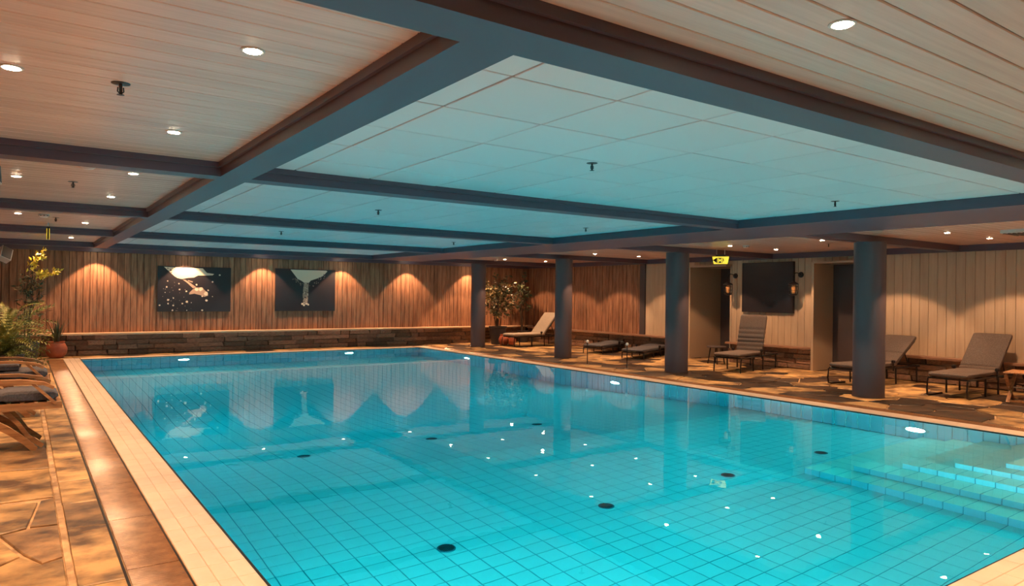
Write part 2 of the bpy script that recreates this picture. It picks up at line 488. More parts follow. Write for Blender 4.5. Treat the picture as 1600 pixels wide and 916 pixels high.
# overflow gratings
def grating(name, label, x0, x1, y0, y1, zt=.004):
    g = thing(name, label, 'grating', ((x0+x1)/2, y0, ZF))
    s = MB(); W_ = x1-x0
    for k in range(38):
        y_ = .008+k*.026; zt_ = zt-ZF; xa = W_/2-.004
        prof = [(0,.0),(0,zt_-.006),(.003,zt_-.0025),(.0065,zt_-.0006),(.0095,zt_),(.0125,zt_-.0006),(.016,zt_-.0025),(.019,zt_-.006),(.019,.0)]
        s.loft([[(sx_*xa, y_+a, b) for a, b in prof] for sx_ in (-1, 1)])
    for q in range(-3, 4):
        s.box(q*W_/7-.004, q*W_/7+.004, 0, .992, .002, zt-ZF-.005)
    me_ = s.mesh('grate_section', m_grate, True)
    k = 0
    while y0+k < y1-.3:
        piece('grate_section', me_, g, (0, k, 0)); k += 1
    return g
grating('overflow_grating', 'brown ribbed overflow grating strip between left flagstones and pool coping', .495, .765, 2.4, 18.4)
grating('overflow_grating', 'brown ribbed overflow grating strip along the right pool coping, before the columns', 9.80, 10.07, 2.4, 18.4, .002)
mb = MB(); mb.box(.480,.493,2.0,18.5,-.03,-.006); mb.box(.766,.774,1.5,18.5,-.03,-.004)
struct('trim_4', mb, m_rub)

# flagstones ------------------------------------------------------------
rnd = random.Random(4)
def clip(poly, nx, ny, d):       # keep nx*x+ny*y <= d
    out = []
    for i in range(len(poly)):
        a = poly[i]; b = poly[(i+1) % len(poly)]
        da = nx*a[0]+ny*a[1]-d; db = nx*b[0]+ny*b[1]-d
        if da <= 0: out.append(a)
        if (da < 0 < db) or (db < 0 < da):
            t = da/(da-db); out.append((a[0]+t*(b[0]-a[0]), a[1]+t*(b[1]-a[1])))
    return out
def flag(poly, m, h=.0):
    n = len(poly); cx = sum(p[0] for p in poly)/n; cy = sum(p[1] for p in poly)/n
    mb = MB(); mb.poly([(p[0]-cx, p[1]-cy) for p in poly], ZF, h, .007)
    mb.build('flagstone', m, floor, (cx, cy, 0))
def voronoi(x0, x1, y0, y1, sx, sy, gap, pick):
    pts = []
    nx_, ny_ = max(1, round((x1-x0)/sx)), max(1, round((y1-y0)/sy))
    for i in range(nx_):
        for j in range(ny_):
            pts.append((x0+(i+.5+rnd.uniform(-.36,.36))*(x1-x0)/nx_, y0+(j+.5+rnd.uniform(-.36,.36))*(y1-y0)/ny_))
    for p in pts:
        poly = [(x0,y0),(x1,y0),(x1,y1),(x0,y1)]
        for q in pts:
            if q is p: continue
            dx, dy = q[0]-p[0], q[1]-p[1]; l = math.hypot(dx, dy)
            if l > 3.2: continue
            dx /= l; dy /= l
            poly = clip(poly, dx, dy, dx*(p[0]+q[0])/2+dy*(p[1]+q[1])/2-gap/2)
            if len(poly) < 3: break
        if len(poly) >= 3: flag(poly, pick(p), rnd.uniform(-.004,.004))
# left deck: a file of squared stones beside the grating, larger slabs outside it
ycut = [3.2, 4.28, 5.36, 5.99, 6.71, 7.86, 8.55, 9.2, 10.1, 10.9, 11.6, 12.5, 13.1, 14.0, 14.8, 15.7, 16.5, 17.3, 18.0]
for a, b in zip(ycut, ycut[1:]):
    flag([(.262,a+.006),(.478,a+.006),(.478,b-.006),(.262,b-.006)], m_flagm if (b-a < .68 and a > 5) else m_flag)
voronoi(XL+.02, .215, 6.28, 18.0, .86, 1.05, .022, lambda p: m_flag if rnd.random() < .72 else m_flagm)
for poly, m in (([(-.55,5.62),(-.10,5.47),(.045,5.54),(.115,6.15),(-.5,6.26)], m_flag), ([(.065,5.55),(.215,5.53),(.215,6.23),(.135,6.18)], m_flagm),
                ([(-.09,5.44),(.03,4.99),(.115,4.78),(.215,4.84),(.215,5.49),(.05,5.50)], m_flagm), ([(-.11,5.42),(.01,4.97),(-.7,4.2),(-.9,5.3)], m_flag),
                ([(.02,4.94),(.115,4.75),(.215,4.80),(.215,3.2),(-.7,3.2),(-.7,4.16)], m_flag)):
    flag(poly, m)
mb = MB(); mb.box(.222,.256,3.2,18.0,-.03,-.004); struct('trim_5', mb, m_mortar)
# far strip and right deck: crazy paving
voronoi(.3, 9.9, 18.56, 19.22, .75, .66, .02, lambda p: m_flag if rnd.random() < .8 else m_flagd)
voronoi(10.09, 14.0, 2.2, 19.2, .50, .58, .024, lambda p: m_flagd if rnd.random() < (.58 if p[0] < 11.4 else .36) else m_flag)

# walls -----------------------------------------------------------------
mb = MB(); mb.box(XL-.2, XR+.4, YF, YF+.2, -.3, ZC+.2); wall_far = struct('wall_far', mb, m_gap)
mb = MB(); mb.box(XL-.2, XL, YN-.2, YF, -.3, ZC+.2); wall_left = struct('wall_left', mb, m_board)
mb = MB(); mb.box(XL-.2, XR+1.2, YN-.2, YN, -.3, ZC+.2); wall_near = struct('wall_near', mb, m_pale)
D1 = (11.02, 12.08); D2 = (7.62, 8.68); DH = 2.31
mb = MB()
for a, b in ((YN, D2[0]), (D2[1], D1[0]), (D1[1], YF)): mb.box(XR, XR+.2, a, b, -.3, ZC+.2)
for a, b in (D1, D2): mb.box(XR, XR+.2, a, b, DH, ZC+.2)
wall_right = struct('wall_right', mb, m_gap)
def boards(parent, a0, a1, wd, z0, z1, axis, m, jit, gap=.010):
    ms = []
    for q in (.0, .004, .008):
        b = MB(); b.plate(wd-gap, z1-z0, .018+q, .004 if gap > .006 else .0025); ms.append(b.mesh('board', m))
    n = max(1, round((a1-a0)/wd)); s_ = (a1-a0)/n
    for k in range(n):
        c = a0+(k+.5)*s_
        me_ = ms[rnd.randrange(3)] if jit else ms[0]
        if axis == 'x': piece('board', me_, parent, (c, YF, (z0+z1)/2), (PI/2,0,0))
        else: piece('board', me_, parent, (XR, c, (z0+z1)/2), (PI/2,0,-PI/2))
boards(wall_far, XL, XR, .142, .50, ZC, 'x', m_board, True)
boards(wall_right, 14.05, YF-.03, .142, .46, ZC, 'y', m_board, True)
boards(wall_right, D1[1]+.05, 13.85, .16, .46, ZC, 'y', m_pale, False, .005)
boards(wall_right, D2[1]+.03, D1[0]-.03, .16, .46, ZC, 'y', m_pale, False, .005)
boards(wall_right, 1.5, D2[0]-.05, .16, .46, ZC, 'y', m_pale, False, .005)
boards(wall_right, D1[0]-.05, D1[1]+.05, .16, DH+.03, ZC, 'y', m_pale, False, .005)
boards(wall_right, D2[0]-.05, D2[1]+.05, .16, DH+.03, ZC, 'y', m_pale, False, .005)
mb = MB(); mb.box(XR-.05, XR, 13.86, 14.05, .46, ZC); struct('trim_6', mb, m_dark)
# ledges on dry-stone plinths
def ledge(n, x0, x1, y0, y1, z=.53, end=.045, m=None):
    mb = MB(); mb.plate(x1-x0, y1-y0, end, .006, ((x0+x1)/2, (y0+y1)/2, z-end)); struct('trim_%d' % n, mb, m or m_ledge)
ledge(7, XL, XR, YF-.30, YF)
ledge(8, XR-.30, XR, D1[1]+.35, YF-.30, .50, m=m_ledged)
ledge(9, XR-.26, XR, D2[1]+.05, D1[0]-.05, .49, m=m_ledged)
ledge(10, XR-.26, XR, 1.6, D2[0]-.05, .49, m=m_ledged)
stone_me = []
for q in range(6):
    b = MB(); b.plate(1, 1, 1, .12)
    b.v = [(v[0]+rnd.uniform(-.05,.05), v[1]+rnd.uniform(-.07,.07), v[2]+(rnd.uniform(-.12,.12) if v[2] > .1 else 0)) for v in b.v]
    stone_me.append(b.mesh('stone', m_stone))
def plinth(name, a0, a1, axis, face, top, rows):
    mb = MB(); dp = .12
    if axis == 'x': mb.box(a0, a1, face+.03, YF, 0, top)
    else: mb.box(face+.03, XR, a0, a1, 0, top)
    p = struct(name, mb, m_gap)
    z = .0
    for r_ in range(rows):
        hgt = top/rows
        a = a0
        while a < a1-.05:
            l = min(rnd.uniform(.22,.75), a1-a)
            d = rnd.uniform(.03,.075)
            me_ = rnd.choice(stone_me)
            c = a+l/2; zz = z+hgt/2
            if axis == 'x': piece('stone', me_, p, (c, face+.03, zz), (PI/2,0,0), (l-.012, hgt-.010, d))
            else: piece('stone', me_, p, (face+.03, c, zz), (PI/2,0,-PI/2), (l-.012, hgt-.010, d))
            a += l
        z += hgt
    return p
plinth('baseboard_far', XL, XR-.25, 'x', YF-.12, .485, 4)
plinth('baseboard_right', 12.4, YF-.2, 'y', XR-.13, .455, 4)
plinth('baseboard_right', D2[1]+.06, D1[0]-.06, 'y', XR-.10, .445, 4)
plinth('baseboard_right', 1.6, D2[0]-.06, 'y', XR-.10, .445, 4)
# two deep door openings in the right wall
for n, (a, b), dp in ((1, D1, .95), (2, D2, .50)):
    mb = MB()
    mb.box(XR-.25, XR+dp, b-.004, b+.05, 0, DH); mb.box(XR-.03, XR+dp, a-.05, a, 0, DH); mb.box(XR-.25, XR+dp, a-.05, b+.05, DH, DH+.04)
    d = struct('door_%d' % n, mb, m_casing)
    bk = MB(); bk.box(XR+dp, XR+dp+.06, a-.05, b+.05, -.03, DH+.04)
    for q in range(2):
        bk.box(XR+dp-.012, XR+dp, a+.12, b-.12, .2+q*1.05, 1.05+q*1.05)
    bk.build('door_leaf', m_dark, d)
    hb = MB(); hb.tube([(XR+dp-.05,a+.09,1.05),(XR+dp-.05,a+.20,1.05)], .010); hb.tube([(XR+dp-.05,a+.10,1.05),(XR+dp,a+.10,1.05)], .010)
    hb.build('door_handle', m_steel, d, smooth=True)

# columns ---------------------------------------------------------------
words = ['nearest', 'second nearest', 'third', 'farthest']
labels = ['wide round dark grey column nearest the camera, before the two right-hand loungers',
          'round dark grey column left of the upright lounger and of the exit sign',
          'round dark grey column on the deck just right of the potted tree and pale lounger',
          'round dark grey column at the far end, where the lit board wall meets the potted tree']
for k, yc in enumerate(COLY):
    t = thing('column', labels[k], 'column', (COLX, yc, 0), 0, 'round columns on the right deck')
    rc = .235 if k < 2 else .215
    mb = MB(); mb.lathe([(rc,0),(rc,ZB)], 40); mb.build('shaft', m_column, t, smooth=True)
    mb = MB(); mb.lathe([(rc+.006,0),(rc+.006,.014),(rc,.016)], 40); mb.build('base_ring', m_dark, t, smooth=True)

# beams -----------------------------------------------------------------
def beam(n, x0, x1, y0, y1, lips):
    """box beam with a small stepped lip under the ceiling on the sides named in lips"""
    mb = MB(); mb.box(x0, x1, y0, y1, ZB, ZC+.02)
    l = .022; zz = ZC-.042
    if 'x-' in lips: mb.box(x0-l, x0, y0, y1, zz, ZC+.01)
    if 'x+' in lips: mb.box(x1, x1+l, y0, y1, zz, ZC+.01)
    if 'y-' in lips: mb.box(x0, x1, y0-l, y0, zz, ZC+.01)
    if 'y+' in lips: mb.box(x0, x1, y1, y1+l, zz, ZC+.01)
    return struct('trim_%d' % n, mb, m_beam)
LX0, LX1, RX0, RX1 = 1.285, 1.52, 7.72, 9.22
FY0, FY1 = 1.965, 2.19
beam(20, XL, XR, FY0, FY1, ('y-',))
beam(21, LX0, LX1, FY1, 17.85, ('x-',))
beam(22, RX0, RX1, FY1, 17.85, ())
nb = 23
for yc in ROWY:
    beam(nb, XL, LX0, yc-.1, yc+.1, ('y-',)); nb += 1
    beam(nb, LX1, RX0, yc-.1, yc+.1, ('y-',)); nb += 1
    beam(nb, RX1, XR, yc-.1, yc+.1, ()); nb += 1
mb = MB(); mb.box(XL, XR, YF-.06, YF-.026, ZB-.02, ZC); struct('trim_40', mb, m_beam)
mb = MB(); mb.box(XR-.06, XR-.026, 1.5, YF-.06, ZB-.01, ZC); struct('trim_41', mb, m_beam)

# ceilings: planks on both sides and in front, square panels over the pool
def plank_ceiling(x0, x1, y0, y1, wd=.142):
    mb = MB(); mb.box(x0, x1, y0, y1, ZC+.016, ZC+.06); c = struct('ceiling', mb, m_gap)
    b = MB(); b.plate(x1-x0, wd-.005, .018, .004); me_ = b.mesh('plank', m_plank)
    n = round((y1-y0)/wd); s_ = (y1-y0)/n
    for k in range(n):
        piece('plank', me_, c, ((x0+x1)/2, y0+(k+.5)*s_, ZC+.018), (PI,0,0))
    return c
edges = [FY1]+[v for yc in ROWY for v in (yc-.1, yc+.1)]+[YF]
bays = [(edges[i], edges[i+1]) for i in range(0, len(edges), 2)]
plank_ceiling(XL, XR, YN, FY0)
for (a, b) in bays:
    plank_ceiling(XL, LX0, a, b)
    plank_ceiling(RX1, XR, a, b)
PGX, PGY = .668, .655
for (a, b) in bays:
    mb = MB(); mb.box(LX1, RX0, a, b, ZC+.014, ZC+.06); c = struct('ceiling', mb, m_grid)
    xs = [LX1]; x = 1.87
    while x < RX0-.1: xs.append(x); x += PGX
    xs.append(RX0)
    yso = [a]; y = a+(.51 if a < 3 else .34)
    while y < b-.08: yso.append(y); y += PGY
    yso.append(b)
    cache = {}
    for xa, xb in zip(xs, xs[1:]):
        for ya_, yb_ in zip(yso, yso[1:]):
            key = (round(xb-xa,3), round(yb_-ya_,3))
            if key not in cache:
                q = MB(); q.plate(xb-xa-.014, yb_-ya_-.014, .014, .003); cache[key] = q.mesh('panel', m_panel)
            piece('panel', cache[key], c, ((xa+xb)/2, (ya_+yb_)/2, ZC+.014+rnd.uniform(-.001,.001)), (PI+rnd.uniform(-.0012,.0012), rnd.uniform(-.0012,.0012), 0))

# ------------------------------------------------------------------ recessed downlights
mb = MB(); mb.lathe([(.033,-.004),(.042,-.006),(.049,-.004),(.050,0)], 24); me_ring = mb.mesh('trim_ring', m_white, True)
mb = MB(); mb.lathe([(.0,-.0075),(.0345,-.0075),(.0345,-.003)], 20); me_face = mb.mesh('lamp_face', m_lens)
sp = bpy.data.lights.new('spot_light', 'SPOT'); sp.energy = SPOT_W; sp.color = WARM; sp.spot_size = R(90); sp.spot_blend = .22; sp.shadow_soft_size = .03
def downlight(x, y, label, z=ZC, power=None, tilt=0.0, group='recessed downlights in the plank ceilings'):
    t = thing('downlight', label, 'downlight', (x, y, z), 0, group)
    piece('trim_ring', me_ring, t); piece('lamp_face', me_face, t)
    data = sp
    if power:
        data = sp.copy(); data.energy = SPOT_W*power
    l = bpy.data.objects.new('spot_light', data); col.objects.link(l); l.parent = t; l.location = (0,0,-.02); l.rotation_euler = (0, -tilt, 0)
    return t
bayw = ['first', 'second', 'third', 'fourth', 'last']
def bayname(y):
    for k, (a, b) in enumerate(bays):
        if a <= y <= b: return k
    return 0
seen = {}
for y in (3.07, 4.95, 6.94, 8.82, 10.75, 12.58, 14.6, 16.35):
    k = bayname(y); f = 'nearer' if y-bays[k][0] < 1.4 else 'farther'
    downlight(.79, y, 'warm downlight beside the long pool beam, %s of two in %s left ceiling bay' % (f, bayw[k]), power=.78)
    downlight(-.92, y, 'warm downlight near the left wall, %s of two in %s left ceiling bay' % (f, bayw[k]), power=.78)
downlight(.32, 18.22, 'added warm downlight, unseen behind the last beam, brightening the far left corner tree', power=.5)  # added lamp, hidden by the beam, to brighten the tree's top leaves
for y in (3.98, 7.80, 11.63, 15.40):
    downlight(-.05, y, 'warm downlight alone in mid ceiling of %s left bay' % bayw[bayname(y)], power=.78)
for x, w_ in ((9.68,'beside the wide right beam'), (11.38,'in line with the columns'), (12.86,'nearest the right wall')):
    for y in (3.0, 4.92, 6.93, 8.86, 10.92, 12.82, 14.80, 16.70, 18.35):
        if y > 18 and x < 10: continue
        k = bayname(y); f = 'nearer' if y-bays[k][0] < 1.4 else 'farther'
        downlight(x, y, 'warm downlight in %s right ceiling bay, %s, %s of its pair' % (bayw[k], w_, f), power=.45 if x < 10 else None, tilt=R(13) if x > 12 else 0.0)
for k, x in enumerate((1.45, 3.40, 5.30, 7.50, 9.58, 11.75)):
    downlight(x, 18.96, '%s wall-washing downlight from the left above the far board wall' % ['first','second','third','fourth','fifth','sixth'][k], power=1.3, group='downlights washing the far wall')
for k, x in enumerate((.35, 2.48, 4.60, 6.75, 8.9, 11.0, 13.1)):
    downlight(x, 1.44, 'warm downlight %s in the front plank ceiling before the first beam' % ['first from left','second from left','third from left','fourth','fifth','sixth','seventh'][k], power=1.7)

# ------------------------------------------------------------------ underwater lamps
mb = MB(); mb.lathe([(.131,.0),(.165,.0),(.165,.012),(.155,.024),(.131,.024)], 28); me_bez = mb.mesh('bezel', m_steel, True)
mb = MB(); mb.lathe([(.130,.004),(.130,.018),(.115,.024),(.0,.026)], 24); me_pl = mb.mesh('lens', m_plens, True); me_pl2 = mb.mesh('lens', m_plens2, True); me_pl3 = mb.mesh('lens', m_plens3, True); me_pl4 = mb.mesh('lens', m_plens4, True)
def poollamp(loc, rot, label, lens=None, sc=None):
    t = thing('underwater_lamp', label, 'pool lamp', loc, 0, 'underwater lamps in the pool walls')
    t.rotation_euler = rot
    piece('bezel', me_bez, t); piece('lens', lens or (me_pl if loc[1] < 12 else me_pl2), t)
    if sc: t.scale = (sc, sc, 1)
FX, FXN, FYN, FYP = (PI/2,0,-PI/2), (PI/2,0,PI/2), (PI/2,0,0), (-PI/2,0,0)
for y, z, n in ((4.43,-.62,'beside the corner steps'), (10.0,-.85,'midway along'), (15.5,-.85,'toward the far end')):
    poollamp((PX1, y, z), FX, 'round bright lamp under water in right pool wall, %s' % n, me_pl3 if y < 6 else None)
for y, z, n in ((3.5,-.80,'at the near end'), (9.9,-.85,'midway along'), (15.5,-.85,'toward the far end')):
    poollamp((PX0, y, z), FXN, 'round lamp under water in left pool wall, %s' % n)
for x, n in ((3.19,'left of two'), (7.32,'right of two')):
    poollamp((x, PY1, -.85), FYN, 'round bright lamp under water in far pool wall, %s' % n)
poollamp((3.2, PY0, -.7), FYP, 'round lamp under water in the near pool wall, far from the steps')
poollamp((7.33, PY0, -.42), FYP, 'added round lamp, unseen under water in the near pool wall, lighting the steps', me_pl3)  # added lamp out of view, to light treads and risers
poollamp((8.65, PY0, -.115), FYP, 'small added lamp, unseen in the near pool wall, warming the upper treads', me_pl4, .55)  # added warm lamp out of view, to tint the upper treads

# floor drains
mb = MB(); mb.lathe([(.075,0),(.075,.008),(.070,.011),(.01,.011),(.0,.012)], 28); me_dr = mb.mesh('rim', m_drain, True)
mb = MB()
for k in range(-4, 5):
    h = math.sqrt(.062**2-(k*.014)**2); mb.box(k*.014-.004, k*.014+.004, -h, h, .011, .014)
me_dg = mb.mesh('drain_grille', m_dsteel)
for x, y in ((2.76,4.81),(4.44,4.80),(6.14,4.77),(7.80,4.73),(2.74,8.15),(4.42,8.13),(6.12,8.1)):
    near = y < 6
    t = thing('floor_drain', 'dark round drain on pool floor, %s of the %s row' % ({2:'first from left',4:'second from left',6:'third from left',7:'rightmost, by the steps'}[int(x)], 'near' if near else 'far'),
              'drain', (x, y, slope(y)+.001), 0, 'round drains in the pool floor')
    t.rotation_euler = (0 if near else math.atan(-.25), 0, 0)
    piece('rim', me_dr, t); piece('drain_grille', me_dg, t)

# ------------------------------------------------------------------ sprinklers, detectors, signs
mb = MB(); mb.lathe([(.030,-.004),(.034,-.002),(.035,0)], 16); me_esc = mb.mesh('escutcheon', m_dsteel, True)
mb = MB(); mb.tube([(0,0,0),(0,0,-.055)], .008, 8); mb.tube([(-.012,0,-.02),(-.014,0,-.04),(0,0,-.055)], .003, 6); mb.tube([(.012,0,-.02),(.014,0,-.04),(0,0,-.055)], .003, 6); me_st = mb.mesh('stem', m_dsteel, True)
mb = MB()
mb.lathe([(.004,-.054),(.017,-.056),(.018,-.058),(.004,-.060)], 12)
me_df = mb.mesh('deflector', m_dsteel, True)
def sprinkler(x, y, label, plate=False):
    t = thing('sprinkler', label, 'sprinkler', (x, y, ZC-(.0)), 0, 'ceiling sprinklers')
    piece('escutcheon', me_esc, t, scale=(1.25,1.25,1)); piece('stem', me_st, t); piece('deflector', me_df, t)
for y, n in ((3.96,'first'),(7.86,'second'),(11.96,'third')):
    sprinkler(.39, y, 'small dark sprinkler head hanging from %s left plank ceiling bay' % n)
for y, n in ((4.08,'first'),(8.02,'second'),(11.95,'third')):
    sprinkler(3.58, y, 'small sprinkler head in the left half of %s panel bay above the pool' % n)
    sprinkler(6.93, y, 'small sprinkler head in the right half of %s panel bay above the pool' % n)
sprinkler(12.2, 7.3, 'small dark sprinkler head in the right ceiling near the nearest column')
sprinkler(11.0, 10.6, 'small dark sprinkler head in the right ceiling behind the second column')
mb = MB(); mb.lathe([(.055,0),(.057,-.012),(.054,-.016)], 24); me_sb = mb.mesh('base', m_white, True)
mb = MB(); mb.lathe([(.046,-.016),(.048,-.030),(.030,-.044),(.0,-.047)], 24); me_sd = mb.mesh('cap', m_white, True)
mb = MB()
for k in range(8):
    a = 2*PI*k/8; mb.box(.0475*math.cos(a)-.006, .0475*math.cos(a)+.006, .0475*math.sin(a)-.006, .0475*math.sin(a)+.006, -.029, -.019)
me_sv = mb.mesh('vent_slots', m_dark)
for x, y, lab in ((.43,6.62,'white smoke detector on second left ceiling bay, close behind the beam'), (.24,11.5,'white smoke detector on third left ceiling bay beside a sprinkler'),
                  (11.55,8.62,'white smoke detector on right ceiling beside a downlight near the exit sign'), (11.2,16.9,'white smoke detector on the far right ceiling above the potted tree')):
    t = thing('smoke_detector', lab, 'smoke detector', (x, y, ZC), 0, 'smoke detectors')
    piece('base', me_sb, t, scale=(1.15,1.15,1)); piece('cap', me_sd, t, scale=(1.15,1.15,1.1)); piece('vent_slots', me_sv, t, scale=(1.15,1.15,1.1))
t = thing('ceiling_vent', 'grey slatted vent box on the near right plank ceiling', 'vent', (11.75, 4.1, ZC))
mb = MB(); mb.box(-.28,.28,-.16,.16,-.05,0); mb.build('housing', m_white, t)
for k in range(5):
    mb = MB(); mb.box(-.25,.25,-.13+k*.06,-.105+k*.06,-.058,-.05); mb.build('slat', m_dark, t)

def exit_sign(loc, rz, label):
    t = thing('exit_sign', label, 'exit sign', loc, rz, 'lit exit signs')
    wt, wb, h, d = .17, .14, .155, .03
    mb = MB()
    def trap(s_, y): return [(-wb*s_,y,-h/2*s_),(wb*s_,y,-h/2*s_),(wt*s_,y,h/2*s_),(-wt*s_,y,h/2*s_)]
    mb.loft([trap(1.10,-d/2+.002), trap(1.10,d/2-.002)]); mb.build('housing', m_black, t)
    for sgn in (-1, 1):
        mb = MB(); f0 = trap(1, sgn*(d/2+.004)); f1 = trap(1, sgn*(d/2-.004))
        mb.loft([f0, f1] if sgn < 0 else [f1, f0]); fc = mb.build('sign_face', m_exit, t)
        g = MB(); yy = sgn*(d/2+.0055); s_ = 1 if sgn < 0 else -1
        def rect(x0,x1,z0,z1): g.box(min(x0*s_,x1*s_),max(x0*s_,x1*s_),yy-.001,yy+.001,z0,z1)
        def tri(p):
            q = [(a*s_, yy, b) for a, b in p]; g.add(q, [(0,1,2),(2,1,0)])
        tri([(-.155,.0),(-.085,.05),(-.085,-.055)])                  # arrow
        rect(-.09,-.070,-.055,.050)
        rect(-.060,-.048,-.060,.055); rect(-.060,.035,.043,.055); rect(.024,.035,-.060,.055); rect(-.060,.035,-.060,-.050)   # door
        rect(-.032,.008,-.05,.04)
        tri([(.045,.03),(.068,.03),(.055,-.05)]); rect(.050,.062,.036,.052)    # figure
        rect(.045,.075,-.01,.002)
        g.build('pictogram', m_glyph, fc)
        wl = MB(); wl.box(-.018*s_-.012 if s_>0 else .006, .006 if s_>0 else .030, yy-.0022, yy+.0022, -.02, .015)
        wl.build('door_mark', m_exit, fc)
    mb = MB(); mb.box(-.10,.10,-.018,.018,h/2*1.09,h/2*1.09+.03); mb.build('mount', m_black, t)
    for sx in (-.08, .08):
        mb = MB(); mb.tube([(sx,0,h/2*1.09+.03),(sx,0,ZC-loc[2])], .005, 8); mb.build('rod', m_steel, t)
    return t
exit_sign((12.05, 9.62, 2.335), R(-52), 'small yellow lit exit sign with arrow and running figure, right of a column')
exit_sign((.33, 13.10, 2.40), R(88.6), 'small exit sign seen edge-on hanging in the far left ceiling bay')

# wall speakers
def speaker(loc, rot, label, sc=1.0):
    t = thing('loudspeaker', label, 'loudspeaker', loc, 0, 'tilted loudspeakers'); t.rotation_euler = rot
    mb = MB(); mb.plate(.22, .15, .30, .012, (0,0,-.15)); mb.build('cabinet', m_white, t); t.scale = (sc, sc, sc)
    mb = MB(); mb.plate(.19, .27, .006, .002); mb.build('speaker_grille', m_dark, t, (0,-.075,0), (PI/2,0,0))
    mb = MB(); mb.tube([(0,.07,0),(0,.16,.05),(0,.16,.20)], .012); mb.build('bracket', m_black, t, smooth=True)
speaker((-.30, 18.3, 2.27), (R(-28), R(24), R(25)), 'pale loudspeaker tilted on a bracket at the far left corner')
speaker((-.205, 6.5, 2.42), (R(-20), R(30), R(60)), 'pale loudspeaker under the second left ceiling bay, at the picture edge', .62)

# ------------------------------------------------------------------ pictures, screen, lanterns
def picture(x0, x1, z0, z1, label, kind):
    W_, H_ = x1-x0, z1-z0
    t = thing('wall_picture', label, 'picture', ((x0+x1)/2, YF-.03, (z0+z1)/2), 0, 'large prints on the far wall')
    mb = MB(); mb.plate(W_, H_, .035, .003); mb.build('canvas', m_canvas, t, (0,0,0), (PI/2,0,0))
    p = MB(); yy = -.0362
    def shape(pts, mi, dy=0.0):
        q = [((a-.5)*W_, yy-dy, (.5-b)*H_) for a, b in pts]
        p.add(q, [tuple(range(len(q)))[::-1]], mi)
    def blob(a, b, r, mi):
        n = 6; ph = r7.uniform(0,1)
        shape([(a+r*math.cos(2*PI*(k+ph)/n)*H_/W_*r7.uniform(.7,1.2), b+r*math.sin(2*PI*(k+ph)/n)*r7.uniform(.7,1.2)) for k in range(n)], mi, .0006)
    r7 = random.Random(11)
    if kind == 1:
        shape([(.08,.02),(.15,.12),(.22,.22),(.26,.26),(.32,.28),(.40,.25),(.48,.24),(.54,.19),(.62,.19),(.74,.18),(.76,.15),(.66,.13),(.60,.03)][::-1], 0)
        shape([(.33,.29),(.39,.36),(.47,.48),(.52,.46),(.43,.36),(.37,.30)][::-1], 1)
        shape([(.47,.50),(.53,.46),(.60,.46),(.63,.52),(.67,.57),(.68,.64),(.63,.67),(.57,.63),(.49,.60),(.42,.62),(.42,.58)][::-1], 1)
        for a, b, r in ((.52,.50,.045),(.58,.49,.05),(.65,.60,.045),(.60,.66,.02)): blob(a, b, r, 0)
        shape([(.40,.30),(.47,.33),(.46,.35),(.40,.32)][::-1], 1, .0003)
        for a, b, r in ((.13,.33,.015),(.12,.46,.022),(.29,.51,.022),(.38,.55,.02),(.14,.74,.024),(.21,.70,.018),(.14,.82,.02),(.21,.86,.02),(.03,.86,.018),(.39,.78,.026),(.33,.82,.018),
                        (.66,.75,.03),(.74,.33,.02),(.84,.17,.022),(.20,.98,.02),(.60,.97,.024),(.39,.98,.012),(.68,.52,.018),(.74,.66,.012),(.10,.58,.010),(.28,.38,.016),(.45,.80,.010),(.52,.40,.02)):
            blob(a, min(b,.97), r, 0)
        for k in range(26): blob(r7.uniform(.02,.45), r7.uniform(.35,.98), r7.uniform(.004,.010), 1)
        for a, b, r in ((.13,.05,.014),(.17,.09,.018),(.22,.03,.014),(.18,.14,.014),(.64,.08,.016),(.69,.10,.016)): blob(a, b, r, 2)
    else:
        shape([(.24,.02),(.30,.13),(.36,.24),(.42,.28),(.46,.32),(.55,.32),(.58,.27),(.68,.22),(.78,.16),(.86,.04),(.84,.02)][::-1], 0)
        shape([(.47,.32),(.455,.45),(.445,.62),(.455,.80),(.44,.84),(.50,.85),(.56,.85),(.53,.80),(.54,.62),(.54,.45),(.545,.32)][::-1], 1)
        for k in range(40):
            b = r7.uniform(.34,.84); blob(.495+r7.uniform(-.04,.04), b, r7.uniform(.008,.018), r7.choice((0,1,2)))
        for a, b in ((.44,.83),(.47,.86),(.54,.85),(.51,.83)): blob(a, b, .026, 0)
        for k in range(34):
            a = r7.uniform(.26,.45); blob(a, .10+(a-.24)*1.0+r7.uniform(.04,.12), r7.uniform(.006,.014), r7.choice((1,2)))
            a = r7.uniform(.56,.82); blob(a, .40-(a-.55)*1.05+r7.uniform(-.03,.08), r7.uniform(.006,.016), r7.choice((1,2)))
    p.build('print', [m_sky_, m_mid, m_canvas], t, kind='stuff')
picture(2.76, 4.49, 1.02, 2.16, 'large dark landscape print with pale sky and boulders, left of two pictures', 1)
picture(5.64, 7.32, 1.03, 2.19, 'dark print of a thin white waterfall in a gorge, right of two pictures', 2)

t = thing('wall_screen', 'large blank black screen on the pale board wall between two lanterns', 'screen', (XR-.03, 9.95, 1.80))
mb = MB(); mb.plate(1.36, 1.16, .05, .004); mb.build('screen_body', m_screen, t, rot=(PI/2,0,-PI/2))
mb = MB()
for a, b, c_, d_ in ((-.68,.68,.565,.58),(-.68,.68,-.58,-.565),(-.68,-.665,-.565,.565),(.665,.68,-.565,.565)): mb.box(-.056,-.048,a,b,c_,d_)
mb.build('frame', m_black, t)

